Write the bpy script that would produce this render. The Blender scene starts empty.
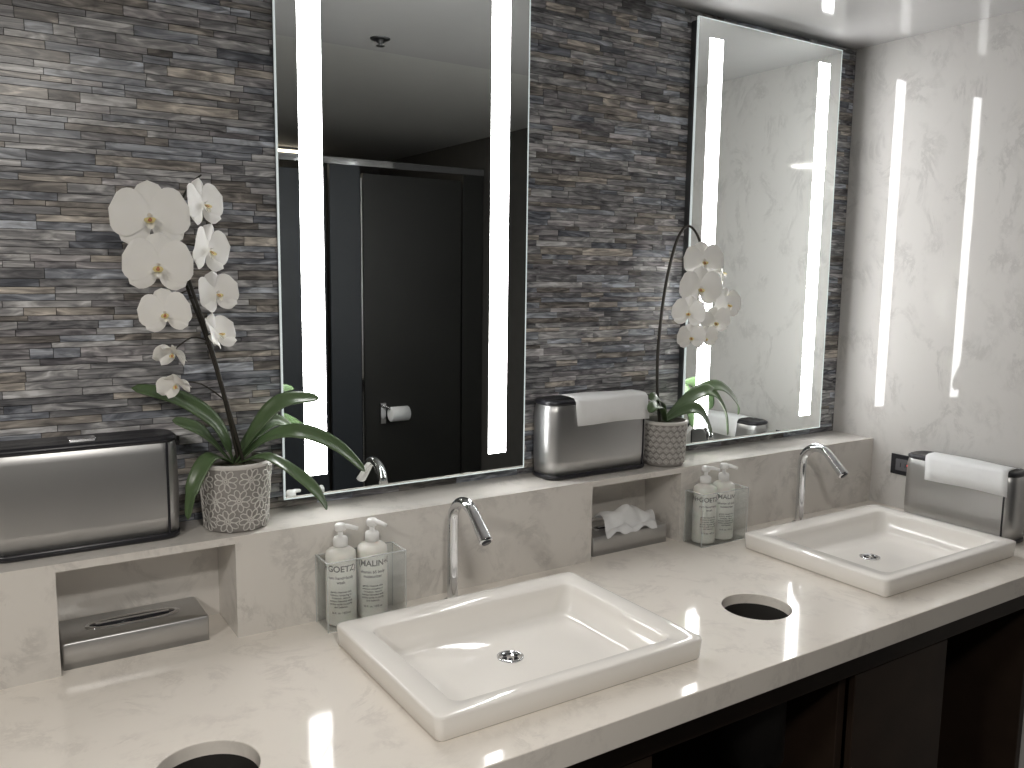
import bpy, bmesh, math, random
from mathutils import Vector, Matrix
random.seed(7)
HL=.181; DL=.135; XR=2.159; H=1.269; D=.693; FZ=-.87
C=bpy.context.scene.collection

# ---------------------------------------------------------------- materials
def nm(name):
    m=bpy.data.materials.new(name); m.use_nodes=True
    nt=m.node_tree; b=nt.nodes['Principled BSDF']; return m,nt,b
def mat(name,col,rough=.5,metal=0,noise=0,nscale=20,bump=0,**kw):
    m,nt,b=nm(name)
    b.inputs['Base Color'].default_value=(*col,1); b.inputs['Roughness'].default_value=rough; b.inputs['Metallic'].default_value=metal
    for k,v in kw.items():
        b.inputs[k.replace('_',' ')].default_value=v
    tc=nt.nodes.new('ShaderNodeTexCoord'); n=nt.nodes.new('ShaderNodeTexNoise'); n.inputs['Scale'].default_value=nscale
    nt.links.new(tc.outputs['Object'],n.inputs['Vector'])
    if noise:
        mx=nt.nodes.new('ShaderNodeMix'); mx.data_type='RGBA'
        mx.inputs['A'].default_value=(*[c*(1-noise) for c in col],1); mx.inputs['B'].default_value=(*[min(1,c*(1+noise)) for c in col],1)
        nt.links.new(n.outputs['Fac'],mx.inputs['Factor']); nt.links.new(mx.outputs['Result'],b.inputs['Base Color'])
    if bump:
        bp=nt.nodes.new('ShaderNodeBump'); bp.inputs['Strength'].default_value=bump; bp.inputs['Distance'].default_value=.002
        nt.links.new(n.outputs['Fac'],bp.inputs['Height']); nt.links.new(bp.outputs['Normal'],b.inputs['Normal'])
    return m
def emis(name,col,s):
    m,nt,b=nm(name); b.inputs['Base Color'].default_value=(*col,1); b.inputs['Emission Color'].default_value=(*col,1); b.inputs['Emission Strength'].default_value=s; return m
def acrylic(name='clear_acrylic',fac=.10,col=(.90,.92,.92,1)):
    m=bpy.data.materials.new(name); m.use_nodes=True; nt=m.node_tree; nt.nodes.remove(nt.nodes['Principled BSDF'])
    N=nt.nodes.new; L=nt.links.new; t=N('ShaderNodeBsdfTransparent'); t.inputs['Color'].default_value=(.965,.975,.975,1)
    g=N('ShaderNodeBsdfGlossy'); g.inputs['Roughness'].default_value=.08; g.inputs['Color'].default_value=col
    mx=N('ShaderNodeMixShader'); mx.inputs[0].default_value=fac
    L(t.outputs[0],mx.inputs[1]); L(g.outputs[0],mx.inputs[2]); L(mx.outputs[0],nt.nodes['Material Output'].inputs['Surface']); return m
def quartz(name,base,vein,rough,scale=5,amt=.8,stretch=(1,1,1),rot=(0,0,0)):
    m,nt,b=nm(name); N=nt.nodes.new; L=nt.links.new
    tc=N('ShaderNodeTexCoord'); mp=N('ShaderNodeMapping'); mp.inputs['Scale'].default_value=stretch; mp.inputs['Rotation'].default_value=rot
    L(tc.outputs['Object'],mp.inputs['Vector'])
    n1=N('ShaderNodeTexNoise'); n1.inputs['Scale'].default_value=scale; n1.inputs['Detail'].default_value=8; n1.inputs['Roughness'].default_value=.72; n1.inputs['Distortion'].default_value=.6
    L(mp.outputs['Vector'],n1.inputs['Vector'])
    r1=N('ShaderNodeValToRGB'); e=r1.color_ramp.elements; e[0].position=.45; e[0].color=(0,0,0,1); e[1].position=.51; e[1].color=(1,1,1,1)
    x=e.new(.57); x.color=(0,0,0,1)
    L(n1.outputs['Fac'],r1.inputs['Fac'])
    n2=N('ShaderNodeTexNoise'); n2.inputs['Scale'].default_value=scale*1.5; n2.inputs['Detail'].default_value=4
    L(mp.outputs['Vector'],n2.inputs['Vector'])
    r2=N('ShaderNodeValToRGB'); e=r2.color_ramp.elements; e[0].position=.45; e[0].color=(0,0,0,1); e[1].position=.60; e[1].color=(1,1,1,1)
    L(n2.outputs['Fac'],r2.inputs['Fac'])
    mu=N('ShaderNodeMath'); mu.operation='MULTIPLY'; L(r1.outputs['Color'],mu.inputs[0]); L(r2.outputs['Color'],mu.inputs[1])
    mu2=N('ShaderNodeMath'); mu2.operation='MULTIPLY'; L(mu.outputs[0],mu2.inputs[0]); mu2.inputs[1].default_value=amt
    mx=N('ShaderNodeMix'); mx.data_type='RGBA'; mx.inputs['A'].default_value=(*base,1); mx.inputs['B'].default_value=(*vein,1)
    L(mu2.outputs[0],mx.inputs['Factor']); L(mx.outputs['Result'],b.inputs['Base Color'])
    b.inputs['Roughness'].default_value=rough
    return m
def mosaic_mat():
    m,nt,b=nm('glass_mosaic'); N=nt.nodes.new; L=nt.links.new
    at=N('ShaderNodeAttribute'); at.attribute_name='tile'
    sp=N('ShaderNodeSeparateColor'); L(at.outputs['Color'],sp.inputs['Color'])
    tc=N('ShaderNodeTexCoord'); mp=N('ShaderNodeMapping'); mp.inputs['Scale'].default_value=(16,1,85)
    mp.inputs['Rotation'].default_value=(0,.15,0)
    L(tc.outputs['Object'],mp.inputs['Vector'])
    va=N('ShaderNodeVectorMath'); va.operation='MULTIPLY_ADD'; L(at.outputs['Color'],va.inputs[0]); va.inputs[1].default_value=(40,40,40); L(mp.outputs['Vector'],va.inputs[2])
    n=N('ShaderNodeTexNoise'); n.inputs['Scale'].default_value=1; n.inputs['Detail'].default_value=4; n.inputs['Distortion'].default_value=1.2
    L(va.outputs['Vector'],n.inputs['Vector'])
    a=N('ShaderNodeMath'); a.operation='MULTIPLY_ADD'; L(n.outputs['Fac'],a.inputs[0]); a.inputs[1].default_value=1.9
    a.inputs[2].default_value=-.95
    c=N('ShaderNodeMath'); c.operation='MULTIPLY_ADD'; L(sp.outputs['Red'],c.inputs[0]); c.inputs[1].default_value=.46; c.inputs[2].default_value=.27
    d=N('ShaderNodeMath'); d.operation='ADD'; L(a.outputs[0],d.inputs[0]); L(c.outputs[0],d.inputs[1])
    r=N('ShaderNodeValToRGB'); e=r.color_ramp.elements
    e[0].position=0; e[0].color=(.075,.075,.083,1); e[1].position=1; e[1].color=(.80,.80,.81,1)
    for p,cc in((.25,(.16,.16,.170)),(.45,(.258,.257,.267)),(.62,(.37,.366,.373)),(.8,(.56,.555,.56))):
        x=e.new(p); x.color=(*cc,1)
    L(d.outputs[0],r.inputs['Fac'])
    tint=N('ShaderNodeValToRGB'); e=tint.color_ramp.elements; tint.color_ramp.interpolation='CONSTANT'
    e[0].position=0; e[0].color=(1,1,1,1); e[1].position=.80; e[1].color=(1.08,1.0,.89,1)
    x=e.new(.42); x.color=(.92,.98,1.07,1); x=e.new(.64); x.color=(1.02,.99,1.0,1)
    L(sp.outputs['Green'],tint.inputs['Fac'])
    mx=N('ShaderNodeMix'); mx.data_type='RGBA'; mx.blend_type='MULTIPLY'; mx.inputs['Factor'].default_value=1
    L(r.outputs['Color'],mx.inputs['A']); L(tint.outputs['Color'],mx.inputs['B']); L(mx.outputs['Result'],b.inputs['Base Color'])
    b.inputs['Roughness'].default_value=.26
    return m
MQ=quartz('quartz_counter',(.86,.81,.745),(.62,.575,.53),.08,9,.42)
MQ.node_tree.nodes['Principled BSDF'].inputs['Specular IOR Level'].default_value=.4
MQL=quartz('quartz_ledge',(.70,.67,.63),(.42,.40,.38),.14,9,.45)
MQW=quartz('quartz_wall',(.66,.645,.625),(.43,.42,.41),.035,9,.48,(1,1,.75),(.5,0,0))
MOS=mosaic_mat()
CER=mat('white_ceramic',(.89,.86,.815),.08,noise=.01)
CHR=mat('chrome',(.75,.76,.78),.06,1,noise=.02)
STL=mat('brushed_steel',(.58,.58,.58),.38,1,noise=.05,nscale=8)
BLK=mat('black_plastic',(.02,.02,.025),.3,noise=.1)
HOLE=mat('hole_dark',(.02,.018,.016),.7,noise=.1)
PAP=mat('paper',(.90,.91,.92),.8,noise=.03,nscale=60,bump=.2)
MIR=mat('mirror_silver',(.86,.89,.88),.0,1,noise=.0)
ALU=mat('mirror_housing_metal',(.18,.185,.19),.35,1,noise=.05)
GED=mat('glass_edge_glow',(.55,.62,.61),.1,noise=.05,Emission_Color=(.85,.93,.92,1),Emission_Strength=.45)  # emission added so the glass rim looks lit by the strips
STRIP=emis('light_strip_diffuser',(1,.995,.985),15)
LINE=emis('linear_lamp_diffuser',(1,.86,.66),4)
CW=mat('ceiling_gloss',(.54,.535,.53),.08,noise=.02)
CG=mat('ceiling_matte',(.43,.425,.41),.8,noise=.03)
WD=mat('dark_wall',(.075,.072,.068),.6,noise=.15)
FLR=mat('dark_floor_tile',(.07,.065,.06),.4,noise=.2,nscale=6)
WOOD=mat('dark_wood',(.034,.021,.014),.5,noise=.4,nscale=12)
LAM=mat('stall_laminate',(.026,.026,.024),.4,noise=.2,nscale=3)
LAM2=mat('stall_laminate_blue',(.042,.048,.057),.4,noise=.1,nscale=3)
PET=mat('orchid_petal',(.93,.92,.89),.5,noise=.02,nscale=30,Subsurface_Weight=.15)
PET.node_tree.nodes['Principled BSDF'].inputs['Subsurface Radius'].default_value=(.01,.01,.008)
LIP=mat('orchid_lip',(.85,.72,.35),.5,noise=.25,nscale=80)
LIPR=mat('orchid_throat',(.50,.20,.10),.5,noise=.3,nscale=90)
LEAF=mat('orchid_leaf',(.085,.135,.06),.3,noise=.3,nscale=14)
STEM=mat('orchid_stem',(.03,.026,.02),.5,noise=.4,nscale=50)
MOSS=mat('pot_moss',(.06,.06,.035),.95,noise=.6,nscale=90,bump=1)
POTW=mat('pot_glaze',(.64,.62,.59),.5,noise=.06,nscale=30)
POTG=mat('pot_stoneware',(.29,.275,.26),.6,noise=.12,nscale=60)
BOT=mat('bottle_plastic',(.80,.79,.74),.3,noise=.02,Subsurface_Weight=.1)
PUMP=mat('pump_plastic',(.85,.85,.84),.3,noise=.02)
INK=mat('label_ink',(.03,.03,.03),.6,noise=.1)
ACR=acrylic()
ACE=mat('acrylic_edge_highlight',(.80,.83,.83),.15,noise=.02,Alpha=.45)  # pale colour paints the bright edge highlights of the clear holder
RED=emis('red_led',(1,.05,.03),2)
# ---------------------------------------------------------------- geometry helpers
def group(name,loc=(0,0,0),rot=0):
    e=bpy.data.objects.new(name,None); e.empty_display_size=.05; C.objects.link(e); e.location=loc; e.rotation_euler=(0,0,rot); return e
def mesh(name,vs,fs,ms,parent=None,smooth=False,fm=None,loc=None,recalc=True):
    me=bpy.data.meshes.new(name); me.from_pydata([tuple(v) for v in vs],[],fs)
    if not isinstance(ms,(list,tuple)): ms=[ms]
    for m in ms: me.materials.append(m)
    if fm: me.polygons.foreach_set('material_index',fm)
    if recalc:
        bm=bmesh.new(); bm.from_mesh(me); bmesh.ops.recalc_face_normals(bm,faces=bm.faces[:]); bm.to_mesh(me); bm.free()
    if smooth: me.polygons.foreach_set('use_smooth',[True]*len(me.polygons))
    me.update(); o=bpy.data.objects.new(name,me); C.objects.link(o)
    if parent: o.parent=parent
    if loc: o.location=loc
    return o
def bevel(o,w,seg=3):
    if w:
        b=o.modifiers.new('bev','BEVEL'); b.width=w; b.segments=seg; b.limit_method='ANGLE'; b.angle_limit=.7; b.harden_normals=True
        o.data.polygons.foreach_set('use_smooth',[True]*len(o.data.polygons))
    return o
def boxv(x0,x1,y0,y1,z0,z1):
    return [(x0,y0,z0),(x1,y0,z0),(x1,y1,z0),(x0,y1,z0),(x0,y0,z1),(x1,y0,z1),(x1,y1,z1),(x0,y1,z1)]
BF=[(0,3,2,1),(4,5,6,7),(0,1,5,4),(1,2,6,5),(2,3,7,6),(3,0,4,7)]
def box(name,x0,x1,y0,y1,z0,z1,m,bev=0,parent=None):
    o=mesh(name,boxv(x0,x1,y0,y1,z0,z1),BF,m,parent)
    if bev: bevel(o,bev)
    return o
def boxes(name,bl,m,parent=None,bev=0):
    vs=[];fs=[]
    for b in bl:
        n=len(vs); vs+=boxv(*b); fs+=[tuple(i+n for i in f) for f in BF]
    o=mesh(name,vs,fs,m,parent)
    if bev: bevel(o,bev,2)
    return o
def loft(name,rings,m,parent=None,cap0=True,cap1=True,smooth=True,closed=True,fm=None):
    n=len(rings[0]); vs=[v for r in rings for v in r]; fs=[]
    for i in range(len(rings)-1):
        for j in range(n if closed else n-1):
            k=(j+1)%n; fs.append((i*n+j,i*n+k,(i+1)*n+k,(i+1)*n+j))
    if cap0: fs.append(tuple(range(n))[::-1])
    if cap1: fs.append(tuple(range((len(rings)-1)*n,len(rings)*n)))
    return mesh(name,vs,fs,m,parent,smooth,fm)
def circ(r,z,n=40,cx=0,cy=0): return [(cx+r*math.cos(2*math.pi*i/n),cy+r*math.sin(2*math.pi*i/n),z) for i in range(n)]
def lathe(name,prof,m,parent=None,n=40,cx=0,cy=0,cap0=True,cap1=True): return loft(name,[circ(max(r,1e-4),z,n,cx,cy) for r,z in prof],m,parent,cap0,cap1)
def rrect(x0,x1,y0,y1,r,z,n=6):
    p=[]
    for cx,cy,a in((x1-r,y1-r,0),(x0+r,y1-r,90),(x0+r,y0+r,180),(x1-r,y0+r,270)):
        for i in range(n+1):
            t=math.radians(a+90*i/n); p.append((cx+r*math.cos(t),cy+r*math.sin(t),z))
    return p
def spline(P,k):
    Q=[]
    for i in range(len(P)-1):
        p0=P[max(i-1,0)];p1=P[i];p2=P[i+1];p3=P[min(i+2,len(P)-1)]
        for j in range(k):
            t=j/k; Q.append(.5*((2*p1)+(-p0+p2)*t+(2*p0-5*p1+4*p2-p3)*t*t+(-p0+3*p1-3*p2+p3)*t**3))
    Q.append(P[-1]); return Q
def tube(name,pts,rad,m,parent=None,n=12,smoothk=6):
    P=[Vector(p) for p in pts]
    if not isinstance(rad,(list,tuple)): rad=[rad]*len(P)
    if smoothk>1 and len(P)>2:
        Q=spline(P,smoothk); R=[]
        for i in range(len(P)-1):
            for k in range(smoothk): t=k/smoothk; R.append(rad[i]*(1-t)+rad[i+1]*t)
        R.append(rad[-1])
    else: Q,R=P,list(rad)
    T=[(Q[min(i+1,len(Q)-1)]-Q[max(i-1,0)]).normalized() for i in range(len(Q))]
    u=T[0].orthogonal().normalized(); rings=[]
    for q,t,r in zip(Q,T,R):
        u=(u-t*u.dot(t)).normalized(); v=t.cross(u)
        rings.append([q+u*r*math.cos(2*math.pi*j/n)+v*r*math.sin(2*math.pi*j/n) for j in range(n)])
    return loft(name,rings,m,parent)
def apply_bool(o,cutters):
    for c in cutters:
        b=o.modifiers.new('b','BOOLEAN'); b.operation='DIFFERENCE'; b.object=c; b.solver='EXACT'
    dg=bpy.context.evaluated_depsgraph_get(); me=bpy.data.meshes.new_from_object(o.evaluated_get(dg))
    o.modifiers.clear(); o.data=me
    for c in cutters: bpy.data.objects.remove(c)

# ---------------------------------------------------------------- room
YB=-3.3; XL=-1.6
box('wall_back',XL,XR+.1,.006,.1,FZ,H,WD)
box('floor',XL,XR+.1,YB,.1,FZ-.1,FZ,FLR)
box('ceiling',XL,XR+.1,YB,.1,H,H+.1,CG)
box('trim_1',XL,XR,-.87,0.004,H-.004,H,CW)
box('wall_right',XR,XR+.1,YB,.0,FZ,H,WD)
box('trim_2',XR-.003,XR,-1.05,.0,FZ,H-.004,MQW)
box('wall_left',XL-.1,XL,YB,.1,FZ,H,WD)
box('wall_front',XL,XR,YB-.1,YB,FZ,H,WD)
# mosaic
vs=[];fs=[];cols=[]
z=HL
while z<H-.006:
    h=random.choice([.009,.011,.013,.017]); 
    if z+h>H-.005: h=H-.0045-z
    x=XL+random.uniform(-.1,0)
    while x<XR-.004:
        w=random.uniform(.03,.17); x1=min(x+w,XR-.0035); x0=max(x,XL)
        if x1-x0>.004:
            g=.0005; y=-random.uniform(.0,.0012); ty=random.uniform(-.0003,.0003)
            n=len(vs); a,b=x0+g,x1-g; c,d=z+g,z+h-g
            vs+=[(a,y+ty,c),(b,y-ty,c),(b,y-ty,d),(a,y+ty,d),(a,.006,c),(b,.006,c),(b,.006,d),(a,.006,d)]
            fs+=[(n,n+1,n+2,n+3),(n,n+4,n+5,n+1),(n+1,n+5,n+6,n+2),(n+2,n+6,n+7,n+3),(n+3,n+7,n+4,n)]
            cols+=[(random.random(),random.random(),random.random(),1)]*5
        x=x1 if x1>x+.001 else x+w
    z+=h
mo=mesh('wall_mosaic_tiles',vs,fs,MOS)
ca=mo.data.color_attributes.new('tile','FLOAT_COLOR','CORNER')
for p,c in zip(mo.data.polygons,cols):
    for li in p.loop_indices: ca.data[li].color=c

# ---------------------------------------------------------------- ledge
NI=[(.100,.372),(1.146,1.412)]
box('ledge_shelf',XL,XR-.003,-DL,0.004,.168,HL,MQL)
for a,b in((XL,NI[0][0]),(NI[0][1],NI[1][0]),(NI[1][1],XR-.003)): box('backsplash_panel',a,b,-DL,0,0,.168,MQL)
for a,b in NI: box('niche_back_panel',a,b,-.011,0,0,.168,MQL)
# ---------------------------------------------------------------- counter
SX=[.505,1.508]; SY0=-.618; SY1=-.245; SW=.5
cn=box('vanity_counter',XL,XR-.003,-D,0,-.044,0,MQ)
cut=[]
for sx in SX: cut.append(box('c',sx+.03,sx+SW-.03,SY0+.02,SY1-.02,-.1,.05,MQ))
HX=(.232,1.26)
for hx in HX:
    c=lathe('c',[(.065,-.1),(.065,.05)],MQ,n=64); c.location=(hx,-.506,0); cut.append(c)
bpy.context.view_layer.update(); apply_bool(cn,cut)
bevel(cn,.002,2)
for hx in HX:
    lathe('trash_chute_liner',[(.0655,-.006),(.066,-.3),(.062,-.3),(.0625,-.044),(.0645,-.02)],HOLE,cn,48,hx,-.506,cap0=False,cap1=False)
# ---------------------------------------------------------------- vanity cabinet (dark, recessed)
g=group('vanity_cabinet',(0,0,FZ))
zt=-.044-FZ
bl=[(XL,XR-.003,-.60,-.02,0.0,.06),(XL,XR-.003,-.05,-.02,.06,zt),(XL,XR-.003,-.62,-.60,zt-.09,zt)]
for x in(-1.2,-.35,.40,1.40,XR-.03): bl.append((x,x+.022,-.60,-.05,.06,zt))
boxes('carcass',bl,WOOD,g,.002)
for a,b in((-.32,.39),(.43,.90),(1.43,1.75)):
    box('panel',a,b,-.615,-.60,.08,zt-.095,WOOD,.002,g)
# ---------------------------------------------------------------- sinks
def sink(x0):
    g=group('vessel_sink',(x0,SY0,0)); w=SW; d=SY1-SY0; hs=.038
    def rr(i,r,z,ox=0,oy=0): return rrect(i+ox,w-i+ox,i+oy,d-i+oy,r,z)
    rings=[rr(.034,.01,-.035),rr(.034,.01,.0005),rr(.006,.008,.0005),rr(.003,.01,.004),rr(0,.012,hs-.004),rr(.001,.012,hs-.001),rr(.004,.012,hs)]
    def ri(a,b,c,e,r,z): return rrect(a,w-b,c,d-e,r,z)
    rings+=[ri(.040,.040,.028,.050,.02,hs),ri(.043,.043,.031,.053,.02,hs-.003),ri(.046,.046,.034,.056,.022,hs-.012),
            ri(.062,.062,.048,.068,.03,-.005),ri(.075,.075,.060,.080,.035,-.012),ri(.12,.12,.10,.12,.04,-.0145)]
    cx,cy=w/2,d/2+.02
    rings.append(rrect(cx-.021,cx+.021,cy-.021,cy+.021,.0209,-.018))
    loft('basin',rings,CER,g)
    lathe('drain',[(.023,-.0185),(.023,-.0157),(.0185,-.0149),(.0170,-.0166),(.0001,-.0157)],CHR,g,cx=cx,cy=cy)
    for k in range(6):
        a=k*math.pi/3; lathe('drain_slot',[(.0034,-.0164),(.0034,-.0152)],BLK,g,10,cx+.0105*math.cos(a),cy+.0105*math.sin(a))
for sx in SX: sink(sx)
# ---------------------------------------------------------------- faucets
def faucet(x,y):
    g=group('gooseneck_faucet',(x,y,0)); r=.0105
    lathe('base_ring',[(.019,0),(.019,.004),(.016,.008),(.0115,.010)],CHR,g)
    pts=[(0,0,.004),(0,0,.08),(0,0,.155)]
    R=.046
    for k in range(1,8):
        a=math.radians(132*k/7); pts.append((0,-R+R*math.cos(a),.163+R*math.sin(a)))
    e=pts[-1]; dx,dz=-math.sin(a),math.cos(a)
    pts.append((0,e[1]+dx*.03,e[2]+dz*.03)); pts.append((0,e[1]+dx*.062,e[2]+dz*.062))
    tube('spout',pts,[r]*(len(pts)-3)+[r,.0115,.0125],CHR,g,20,5)
    e=pts[-1]; tube('aerator',[(0,e[1],e[2]),(0,e[1]+dx*.002,e[2]+dz*.002)],.009,BLK,g,16,1)
faucet(.765,-.19); faucet(1.78,-.19)
# ---------------------------------------------------------------- mirrors
def mirror(x0):
    g=group('lighted_mirror',(x0,0,.204)); w=.541; h=1.039
    box('housing',.006,w-.006,-.026,-.0015,.006,h-.006,ALU,.001,g)
    box('glass',0.0015,w-.0015,-.031,-.026,.0015,h-.0015,MIR,0,g)
    t=.0025
    boxes('polished_edge_glow',[(0,t,-.0315,-.0262,0,h),(w-t,w,-.0315,-.0262,0,h),(t,w-t,-.0315,-.0262,0,t),(t,w-t,-.0315,-.0262,h-t,h)],GED,g)
    for s in(.063,.470):
        box('light_strip',s-.0215,s+.0215,-.0325,-.0312,.041,.995,STRIP,0,g)
mirror(.492); mirror(1.513)
# ---------------------------------------------------------------- towel dispensers
def dispenser(loc,rot,paper):
    g=group('paper_towel_dispenser',loc,rot); w=.285; d=.088; h=.176
    def R(i,z,r=.028): return rrect(i,w-i,-d+i,-i,r,z)
    loft('base',[R(.003,0),R(.0,.003),R(.0,.010),R(.003,.012)],BLK,g)
    loft('steel_body',[R(.002,.011),R(.0005,.04),R(.0,.09),R(.001,.15),R(.004,h-.006),R(.006,h-.004)],STL,g)
    loft('lid',[R(.004,h-.012),R(.001,h-.009),R(.001,h-.003),R(.005,h),R(.010,h+.001),R(.02,h-.003,.02),R(.03,h-.003,.015)],BLK,g)
    box('end_strip',w-.0235,w-.0195,-d-.0006,-d+.01,.011,h-.01,BLK,.001,g)
    box('latch',w/2-.02,w/2+.02,-d/2-.012,-d/2+.012,h-.004,h+.003,CHR,.002,g)
    if paper:
        x0,x1=.055,.262
        path=[(-.02,h+.0035),(-.04,h+.0065),(-.07,h+.006),(-.086,h+.0035),(-.0915,h-.004),(-.0925,h-.03),(-.0945,h-.056)]
        vs=[];fs=[]
        nx=12
        for i,(y,z) in enumerate(path):
            for j in range(nx+1):
                t=j/nx; vs.append((x0+(x1-x0)*t+.002*i,y-.0012*math.sin(t*9+i),z+.0012*math.sin(t*5+i*.8)))
        for i in range(len(path)-1):
            for j in range(nx): a=i*(nx+1)+j; fs.append((a,a+1,a+nx+2,a+nx+1))
        o=mesh('towel_sheet',vs,fs,PAP,g,True); s=o.modifiers.new('s','SOLIDIFY'); s.thickness=.001
dispenser((.012,-.008,HL+.0003),0,False)
dispenser((1.060,-.008,HL+.0003),0,True)
dispenser((XR-.006,-.285,.0003),-math.pi/2,True)
# ---------------------------------------------------------------- tissue boxes
def tissue_box(loc,tissue):
    g=group('tissue_box',loc); w=.225; d=.105; h=.044
    def R(i,z,r=.004): return rrect(i,w-i,-d+i,-i,r,z)
    loft('shell',[R(0,0),R(0,h-.003),R(.001,h-.001),R(.003,h)],STL,g)
    cx,cy=w/2,-d/2
    def E(a,b,z): return [(cx+a*math.copysign(abs(math.cos(t))**.7,math.cos(t)),cy+b*math.sin(t),z) for t in [2*math.pi*i/40 for i in range(40)]]
    loft('slot_rim',[E(.075,.021,h-.001),E(.074,.020,h+.002),E(.068,.015,h+.002),E(.067,.014,h+.0008)],CHR,g,False,False)
    loft('slot_opening',[E(.068,.0155,h+.0002),E(.0675,.015,h+.0010)],BLK,g)
    box('hinge_bar',.055,.17,-.056,-.050,h+.0015,h+.004,CHR,.001,g)
    if tissue:
        vs=[];fs=[];nu,nv=18,14
        for i in range(nu+1):
            for j in range(nv+1):
                u=i/nu;v=j/nv
                x=cx-.075+.16*u+.012*math.sin(v*4); yy=cy+.012-.082*v*(1-.15*u)
                zz=h+.004+(.042*math.sin(math.pi*min(1,v*1.25+.1))**.8 if v<.72 else .010)*(.55+.45*math.sin(u*3.1+.3))+.005*math.sin(u*11+v*6)+.003*math.sin(u*23-v*9)
                vs.append((x,yy,max(zz,h+.0035) if v<.85 else zz-.01*(v-.8)*5))
        for i in range(nu):
            for j in range(nv): a=i*(nv+1)+j; fs.append((a,a+1,a+nv+2,a+nv+1))
        mesh('tissue',vs,fs,PAP,g,True)
tissue_box((.104,-.012,0),False)
tissue_box((1.165,-.012,0),True)
# ---------------------------------------------------------------- soap bottles in acrylic holder
def text_on(parent,s,size,R,cz,matl,cx=0,cy=0,ang=0):
    cu=bpy.data.curves.new('t','FONT'); cu.body=s; cu.size=size; cu.align_x='CENTER'; cu.align_y='CENTER'; cu.space_line=1.1; cu.offset=size*.02
    o=bpy.data.objects.new('t',cu); C.objects.link(o); bpy.context.view_layer.update()
    me=bpy.data.meshes.new_from_object(o.evaluated_get(bpy.context.evaluated_depsgraph_get())); bpy.data.objects.remove(o)
    for v in me.vertices:
        a=v.co.x/R+ang; z=v.co.y; v.co=(cx+R*math.sin(a),cy-R*math.cos(a),cz+z)
    me.materials.clear(); me.materials.append(matl); q=bpy.data.objects.new('label_text',me); C.objects.link(q); q.parent=parent
def bottle(g,x,y,ang,txt,ta):
    z0=.003; r=.0275
    lathe('bottle_body',[(.021,z0),(.0265,z0+.001),(r,z0+.004),(r,z0+.124),(.0265,z0+.131),(.021,z0+.136),(.0130,z0+.139),(.0120,z0+.145)],BOT,g,36,x,y)
    lathe('pump_collar',[(.0130,z0+.141),(.0130,z0+.155),(.0110,z0+.158),(.0047,z0+.159),(.0044,z0+.171)],PUMP,g,24,x,y)
    lathe('pump_head',[(.008,z0+.169),(.0100,z0+.171),(.0100,z0+.179),(.008,z0+.182),(.002,z0+.183)],PUMP,g,24,x,y)
    dx,dy=math.sin(ang),-math.cos(ang)
    tube('pump_nozzle',[(x,y,z0+.177),(x+dx*.015,y+dy*.015,z0+.1775),(x+dx*.032,y+dy*.032,z0+.174)],[.005,.0045,.0035],PUMP,g,10,4)
    text_on(g,'(MALIN+GOETZ)',.0155,r+.0004,z0+.106,INK,x,y,ta)
    text_on(g,txt,.0075,r+.0004,z0+.086,INK,x,y,-.38)
    text_on(g,'gently cleanses skin\nwithout stripping or\nirritation. natural\nextract blended with\namino acids to purify\nand balance.\n\n16 fl. oz. / 473 ml',.0050,r+.0004,z0+.045,INK,x,y,-.38)
def soap(x0):
    g=group('soap_bottle_set',(x0,-.197,0)); w=.150; d=.058; t=.0025; h=.125
    boxes('acrylic_holder',[(0,w,0,d,0,t),(0,w,0,t,t,h),(0,t,t,d,t,h),(w-t,w,t,d,t,h),(t,w-t,d-t,d,t,h)],ACR,g)
    e=.0012; bl=[(-e,w+e,-e,t,h,h+e),(-e,w+e,d-t,d,h,h+e),(-e,t,t,d-t,h,h+e),(w-t,w+e,t,d-t,h,h+e)]
    for x in(-e,w): 
        for y in(-e,d-e): bl.append((x,x+e,y,y+e,0,h))
    bl.append((-e,w+e,-e,0,0,e))
    boxes('acrylic_edge_highlights',bl,ACE,g)
    bottle(g,.037,.0315,.9,'rum hand+body\nwash',-1.35)
    bottle(g,.098,.0315,.5,'vitamin b5 body\nmoisturizer',.65)
soap(.512); soap(1.425)
# ---------------------------------------------------------------- outlet on right wall
g=group('wall_outlet',(XR-.003,-.232,.122))
box('plate',-.004,0,-.036,.036,-.028,.028,BLK,.001,g)
box('socket_face',-.0065,-.004,-.02,.02,-.016,.016,mat('socket_grey',(.12,.12,.13),.4,noise=.1),.001,g)
boxes('socket_slots',[(-.0072,-.0064,-.010,-.008,-.006,.006),(-.0072,-.0064,.004,.006,-.006,.006)],BLK,g)
box('indicator',-.0075,-.006,-.017,-.014,-.001,.003,RED,0,g)
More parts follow.
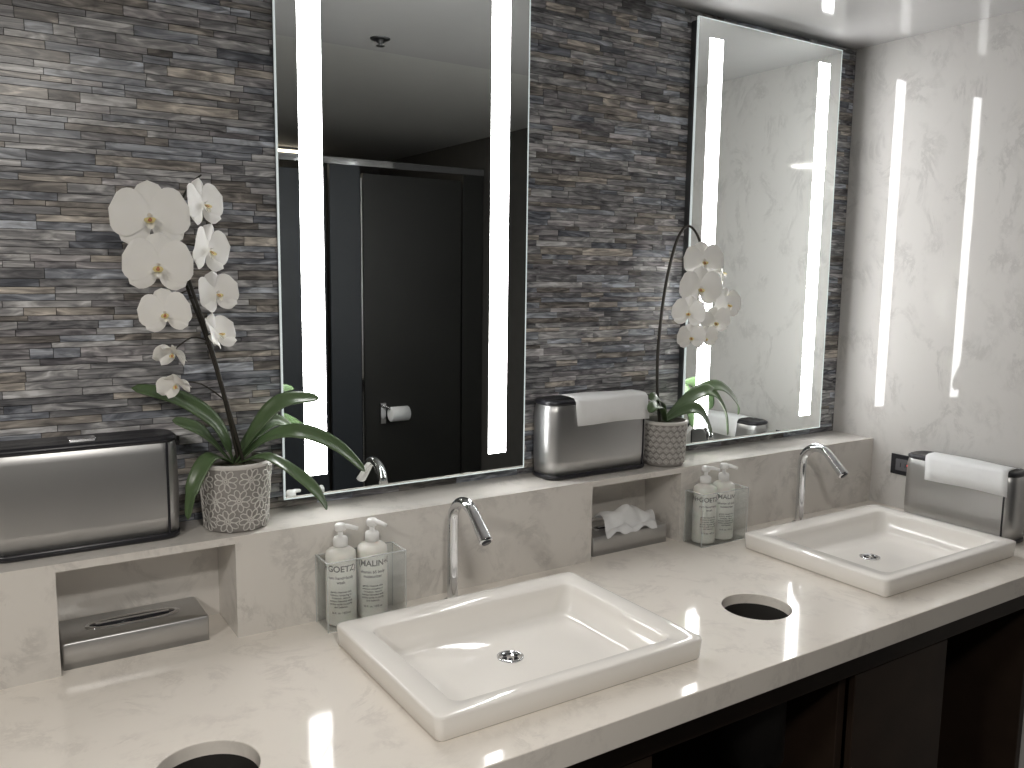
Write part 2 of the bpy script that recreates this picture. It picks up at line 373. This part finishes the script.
# ---------------------------------------------------------------- orchids
def flower(g,pos,nrm,s,roll=0,close=0.0):
    n=Vector(nrm).normalized(); up=Vector((0,0,1)); r=up.cross(n).normalized(); u=n.cross(r)
    c,sn=math.cos(roll),math.sin(roll); r,u=r*c+u*sn,-r*sn+u*c
    vs=[];fs=[];fm=[]
    def add(pts,faces,mi):
        k=len(vs)
        for p in pts: vs.append(Vector(pos)+r*p[0]+u*p[1]+n*p[2])
        for f in faces: fs.append(tuple(i+k for i in f)); fm.append(mi)
    def petal(ang,L,W,cup,bend,z0,mi=0,peak=.55,nu=9,nv=6,x0=0,y0=0,base=.12):
        pts=[];F=[]
        ca,sa=math.cos(ang),math.sin(ang)
        for i in range(nu+1):
            t=i/nu
            if t<peak: wd=base+(1-base)*math.sin(t/peak*math.pi/2)**1.1
            else: wd=math.sqrt(max(0,1-((t-peak)/(1-peak))**2.4))
            for j in range(nv+1):
                v=j/nv*2-1; x=t*L; y=v*wd*W/2
                z=z0+cup*L*(v*v)*wd*.35+bend*L*(t**1.6)+.02*L*math.sin(9*t+4*v)*abs(v)
                xx=x*(1-.25*abs(bend)*t)
                pts.append((x0+xx*ca-y*sa,y0+xx*sa+y*ca,z))
        for i in range(nu):
            for j in range(nv): a=i*(nv+1)+j; F.append((a,a+nv+1,a+nv+2,a+1))
        add(pts,F,mi)
    b=close
    for a in(90,218,322): petal(math.radians(a),s*1.0,s*.78,-.3-.2*b,.9*b-.04,-.0015,0,.52)
    for a in(14,166): petal(math.radians(a),s*1.05,s*1.30,-.15-.2*b,.8*b+.03,.001,0,.55,base=.3)
    petal(math.radians(270),s*.34,s*.22,.9,.35,.003,0,.55,5,4,0,-s*.05)
    petal(math.radians(235),s*.24,s*.18,.6,.9,.003,1,.5,5,4,0,-s*.02)
    petal(math.radians(305),s*.24,s*.18,.6,.9,.003,1,.5,5,4,0,-s*.02)
    petal(math.radians(270),s*.16,s*.11,.6,.9,.005,2,.5,4,4,0,-s*.03)
    petal(math.radians(90),s*.13,s*.14,-1.2,.9,.006,0,.5,4,4,0,-s*.02)
    return mesh('flower',vs,fs,[PET,LIP,LIPR],g,True,fm,recalc=False)
def leaf(g,pts,W,tilt=.75,fold=.25):
    Q=spline([Vector(p) for p in pts],6); n=len(Q); vs=[];fs=[];nv=6; Sp=None
    for i,q in enumerate(Q):
        t=i/(n-1); T=(Q[min(i+1,n-1)]-Q[max(i-1,0)]).normalized()
        S=T.cross(Vector((0,0,1)))
        if S.y>0: S=-S
        if S.length<.3: S=Vector((0,-1,0)); S=(S-T*S.dot(T))
        S.normalize(); Nn=S.cross(T).normalized()
        if Nn.z<0: Nn=-Nn
        ti=tilt*min(1,.3+t*1.4)
        S,Nn=S*math.cos(ti)-Nn*math.sin(ti),Nn*math.cos(ti)+S*math.sin(ti)
        if Sp is not None and Sp.dot(S)<0: S=-S
        Sp=S
        w=W*(.38+.62*math.sin(min(1,t/.5)*math.pi/2)) if t<.5 else W*math.sqrt(max(0.0004,1-((t-.5)/.5)**2.2))
        for j in range(nv+1):
            v=j/nv*2-1; vs.append(q+S*v*w/2*(1-.08*fold)+Nn*(fold*abs(v)**1.3*w/2))
    for i in range(n-1):
        for j in range(nv): a=i*(nv+1)+j; fs.append((a,a+1,a+nv+2,a+nv+1))
    o=mesh('leaf',vs,fs,LEAF,g,True,recalc=False); s=o.modifiers.new('s','SOLIDIFY'); s.thickness=.0018; s.offset=0
    return o
def pot(g,rt,rb,h,style):
    lathe('pot',[(rb*.86,0),(rb*.93,.001),(rb,.006),(rb+(rt-rb)*.5,h*.5),(rt,h-.006),(rt+.0008,h-.002),(rt-.001,h),(rt-.004,h),(rt-.005,h-.004),(rt-.007,h-.02)],POTG,g,56,cap1=False)
    lathe('pot_rim',[(rt+.0002,h-.007),(rt+.0014,h-.004),(rt+.0014,h-.001),(rt-.001,h+.0008),(rt-.004,h+.0004)],POTW,g,56,cap0=False,cap1=False)
    lathe('moss',[(rt-.0065,h-.016),(rt*.6,h-.009),(rt*.25,h-.006),(.0005,h-.005)],MOSS,g,30)
    R=lambda z: rb+(rt-rb)*(z-.006)/(h-.012)
    vs=[];fs=[]
    def ribbon(P,w):
        k=len(vs); n=len(P)
        for i,(a,z) in enumerate(P):
            a0,z0=P[max(i-1,0)];a1,z1=P[min(i+1,n-1)]
            dx=(a1-a0)*R(z);dz=z1-z0;l=math.hypot(dx,dz) or 1; px,pz=-dz/l*w/2,dx/l*w/2
            for s in(-1,1):
                aa=a+s*px/R(z);zz=z+s*pz
                for e in(.0,.0013):
                    rr=R(zz)+e; vs.append((rr*math.cos(aa),rr*math.sin(aa),zz))
        for i in range(n-1):
            b=k+i*4
            fs.extend([(b+1,b+5,b+7,b+3),(b,b+4,b+5,b+1),(b+3,b+7,b+6,b+2)])
    if style==0:
        rows=[(.022,0),(.058,.5),(.094,0)]; nn=9
        for z,o in rows:
            for k in range(nn):
                a=(k+o)*2*math.pi/nn
                for q in range(8):
                    th=q*math.pi/4+.2
                    P=[]
                    for t in range(9):
                        f=t/8*2*math.pi; u=.0125-.0080*math.cos(f); v=.0048*math.sin(f)
                        xx=u*math.cos(th)-v*math.sin(th); zz=u*math.sin(th)+v*math.cos(th)
                        P.append((a+xx/R(z),min(max(z+zz,.003),h-.006)))
                    ribbon(P,.0016)
                P=[(a+.0026*math.cos(t*math.pi/4)/R(z),z+.0026*math.sin(t*math.pi/4)) for t in range(9)]; ribbon(P,.002)
    else:
        nn=20; hh=(h-.016)/7
        for r in range(7):
            for k in range(nn):
                z=.008+hh*(r+.5); a=(k+.5*(r%2))*2*math.pi/nn; da=math.pi/nn*.86
                ribbon([(a-da,z),(a,z+hh*.46),(a+da,z),(a,z-hh*.46),(a-da,z)],.0015)
                ribbon([(a-da*.35,z),(a,z+hh*.16),(a+da*.35,z),(a,z-hh*.16),(a-da*.35,z)],.0018)
    mesh('pot_relief',vs,fs,POTW,g,True)
# orchid A  (local coordinates around pot centre)
ox,oy=.393,-.068
g=group('potted_orchid',(ox,oy,HL))
pot(g,.062,.054,.120,0)
CY,CZ=-1.5678,.6335
def at(x,z,y):   # measured (x,z) on the y=-.1 plane, corrected for depth y, returned relative to pot
    k=(y-CY)/(-.1-CY); return (x*k-ox,y-oy,CZ+(z-CZ)*k-HL)
st=[at(.392,.300,-.07),at(.371,.412,-.075),at(.345,.515,-.08),at(.318,.598,-.075),at(.303,.665,-.07),at(.305,.72,-.07),at(.325,.765,-.07),at(.345,.785,-.07)]
tube('flower_stem',st,[.0034,.0032,.003,.0028,.0026,.0024,.002,.0014],STEM,g,8)
tube('support_stake',[at(.402,.29,-.08),at(.352,.50,-.09),at(.316,.625,-.095)],.003,STEM,g,8)
for k,(x,z,y) in enumerate([(.348,.510,-.084),(.326,.585,-.084)]):
    P=at(x,z,y); 
    tube('clip',[(P[0]-.006,P[1],P[2]),(P[0],P[1]-.005,P[2]+.001),(P[0]+.006,P[1],P[2])],.0025,STEM,g,6)
FL=[(.264,.714,-.115,(-.25,-1,.05),.058,.05,0),(.273,.638,-.125,(-.2,-1,-.1),.052,-.05,.05),(.346,.738,-.085,(.55,-.75,.15),.044,.1,.15),
    (.352,.664,-.085,(.6,-.75,.0),.046,-.1,.2),(.362,.592,-.10,(.35,-1,.25),.040,.15,.3),(.281,.562,-.11,(-.35,-1,-.1),.041,.1,.15),
    (.362,.525,-.10,(.6,-.7,.45),.038,.1,.4),(.290,.498,-.09,(-.4,-.5,-.6),.030,0,.75),(.292,.446,-.09,(-.3,-.6,-.5),.030,.4,.6)]
for x,z,y,nn,s,ro,cl in FL:
    p=at(x,z,y); flower(g,p,nn,s,ro,cl)
    j=min(range(len(st)),key=lambda i:(Vector(st[i])-Vector(p)).length+abs(st[i][2]-p[2]-.01)); q=Vector(st[j]); pv=Vector(p)-Vector(nn).normalized()*.003
    tube('pedicel',[q,(q+pv)/2+Vector((0,0,.008))-Vector(nn).normalized()*.006,pv],.0014,STEM,g,6,4)
b0=(-.0,0,.112)
leaf(g,[b0,at(.425,.360,-.08),at(.470,.402,-.09),at(.538,.404,-.10)],.034)
leaf(g,[(.005,0,.112),at(.44,.338,-.09),at(.501,.345,-.12),at(.57,.312,-.14),at(.625,.258,-.15)],.032)
leaf(g,[(.005,-.005,.112),at(.44,.305,-.12),at(.499,.262,-.15),at(.53,.228,-.165),at(.549,.194,-.17)],.030,.4)
leaf(g,[(-.003,.0,.112),at(.355,.37,-.06),at(.298,.418,-.05),at(.225,.442,-.045)],.036)
leaf(g,[(-.005,-.003,.112),at(.352,.335,-.08),at(.325,.365,-.09),at(.285,.385,-.09)],.030)
leaf(g,[(-.005,-.006,.112),at(.345,.315,-.1),at(.318,.275,-.115),at(.304,.212,-.12)],.030,.4)
leaf(g,[(.0,.004,.112),at(.42,.35,-.06),at(.455,.37,-.05),at(.49,.35,-.045)],.030)
# orchid B
ox,oy=1.407,-.078
g=group('potted_orchid',(ox,oy,HL))
pot(g,.053,.049,.108,1)
st=[at(1.37,.285,-.08),at(1.358,.38,-.075),at(1.358,.48,-.07),at(1.372,.60,-.07),at(1.395,.69,-.075),at(1.418,.735,-.08),at(1.445,.745,-.09),at(1.475,.715,-.1),at(1.495,.65,-.10),at(1.50,.58,-.10),at(1.49,.52,-.10)]
tube('flower_stem',st,[.0038]*5+[.003]*3+[.002]*3,STEM,g,8)
FL=[(1.492,.666,-.12,(-.5,-1,.1),.048,.1,0),(1.485,.603,-.13,(-.6,-1,-.05),.050,0,.05),(1.578,.563,-.105,(-.1,-1,.1),.042,.1,.05),
    (1.450,.545,-.12,(-.9,-.8,0),.040,-.1,.2),(1.537,.522,-.12,(-.3,-1,-.2),.040,.2,.15),(1.460,.488,-.115,(-.6,-.9,-.2),.036,.1,.3),
    (1.555,.640,-.085,(.6,-.7,.2),.038,.1,.1),(1.505,.485,-.11,(-.2,-1,-.3),.034,.2,.35)]
for x,z,y,nn,s,ro,cl in FL:
    p=at(x,z,y); flower(g,p,nn,s,ro,cl)
    j=min(range(len(st)),key=lambda i:(Vector(st[i])-Vector(p)).length); q=Vector(st[j]); pv=Vector(p)-Vector(nn).normalized()*.003
    tube('pedicel',[q,(q+pv)/2+Vector((0,0,.006)),pv],.0011,STEM,g,6,4)
b0=(0,0,.102)
leaf(g,[b0,at(1.46,.335,-.08),at(1.53,.352,-.09),at(1.585,.30,-.09),at(1.60,.235,-.09)],.040)
leaf(g,[b0,at(1.47,.345,-.07),at(1.56,.362,-.075),at(1.625,.318,-.08),at(1.635,.285,-.08)],.036)
leaf(g,[b0,at(1.45,.31,-.1),at(1.50,.305,-.12),at(1.545,.245,-.13)],.034)
leaf(g,[b0,at(1.375,.33,-.08),at(1.355,.348,-.09),at(1.335,.346,-.09)],.030)
leaf(g,[b0,at(1.37,.325,-.1),at(1.350,.33,-.12),at(1.335,.315,-.13)],.028)
# ---------------------------------------------------------------- stalls opposite
g=group('toilet_stall',(0,-2.1,FZ)); zf=1.96
box('header_rail',-1.5,XR-.004,-.02,.02,zf,zf+.03,CHR,.002,g)
box('pilaster_1',1.38,1.52,-.012,.012,.0,zf,LAM2,.001,g)
box('pilaster_2',2.045,XR-.004,-.012,.012,.0,zf,LAM,.001,g)
box('door_panel',1.535,2.035,-.015,.010,.15,zf-.03,LAM,.001,g)
box('edge_strip',1.522,1.528,-.012,.014,.15,zf-.05,CHR,.0,g)
box('door_panel_2',.75,1.36,-.015,.010,.15,zf-.03,LAM2,.001,g)
box('pilaster_3',.55,.74,-.012,.012,0,zf,LAM2,.001,g)
box('door_panel_3',-.1,.53,-.015,.010,.15,zf-.03,LAM,.001,g)
box('pilaster_4',-1.5,-.12,-.012,.012,0,zf,LAM,.001,g)
g=group('toilet_roll_holder',(1.65,-2.089,FZ+.85))
box('bracket',-.045,-.015,0,.014,-.05,.05,CHR,.003,g)
tube('arm',[(-.03,.014,.03),(-.03,.05,.035),(0,.055,.02),(.075,.055,.0)],.006,CHR,g,10,5)
o=lathe('toilet_roll',[(.012,-.045),(.032,-.045),(.034,-.043),(.034,.043),(.032,.045),(.012,.045)],PAP,g,28); o.rotation_euler=(0,math.pi/2,0); o.location=(.03,.055,0)
# ceiling fixtures
g=group('ceiling_sprinkler',(1.014,-.74,H-.004))
lathe('escutcheon',[(.028,0),(.027,-.003),(.018,-.005),(.012,-.005),(.010,-.012),(.004,-.014),(.004,-.018),(.012,-.019),(.012,-.0205)],ALU,g,28)
g=group('linear_ceiling_lamp',(1.05,-3.0,H))
box('channel',-.46,.52,-.03,.03,-.012,0,ALU,.001,g)
box('diffuser',-.45,.51,-.025,.025,-.04,-.0125,LINE,.002,g)
# ---------------------------------------------------------------- unseen fill lamps with ceiling rings, added to brighten the room
def lamp(x,y,p,s=.12,col=(1,.955,.89)):
    g=group('fill_lamp',(x,y,H))
    lathe('fill_lamp_ring',[(s/2+.012,-.0),(s/2+.012,-.006),(s/2,-.006),(s/2-.002,-.001)],CHR,g)
    l=bpy.data.lights.new('lamp','AREA'); l.shape='DISK'; l.size=s; l.energy=p; l.color=col
    o=bpy.data.objects.new('lamp',l); C.objects.link(o); o.parent=g; o.location=(0,0,-.012)
lamp(-1.0,-1.3,15,.2); lamp(-1.0,-2.4,11,.2); lamp(.2,-1.75,13,.2)
w=bpy.data.worlds.new('w'); bpy.context.scene.world=w; w.use_nodes=True; w.node_tree.nodes['Background'].inputs[0].default_value=(.5,.5,.5,1); w.node_tree.nodes['Background'].inputs[1].default_value=.1
# ---------------------------------------------------------------- camera
f,yaw,pitch,roll=851.2,.5762,.1302,.0128
F=Vector((math.sin(yaw)*math.cos(pitch),math.cos(yaw)*math.cos(pitch),-math.sin(pitch)))
R=Vector((math.cos(yaw),-math.sin(yaw),0)); U=R.cross(F)
R2=R*math.cos(roll)+U*math.sin(roll); U2=-R*math.sin(roll)+U*math.cos(roll)
cd=bpy.data.cameras.new('camera'); co=bpy.data.objects.new('camera',cd); C.objects.link(co)
M=Matrix((R2,U2,-F)).transposed().to_4x4(); M.translation=Vector((0,-1.5678,.6335)); co.matrix_world=M
cd.sensor_width=36; cd.lens=f/1024*36; cd.clip_start=.02
bpy.context.scene.camera=co
bpy.context.scene.view_settings.view_transform='Standard'
bpy.context.scene.view_settings.exposure=.13
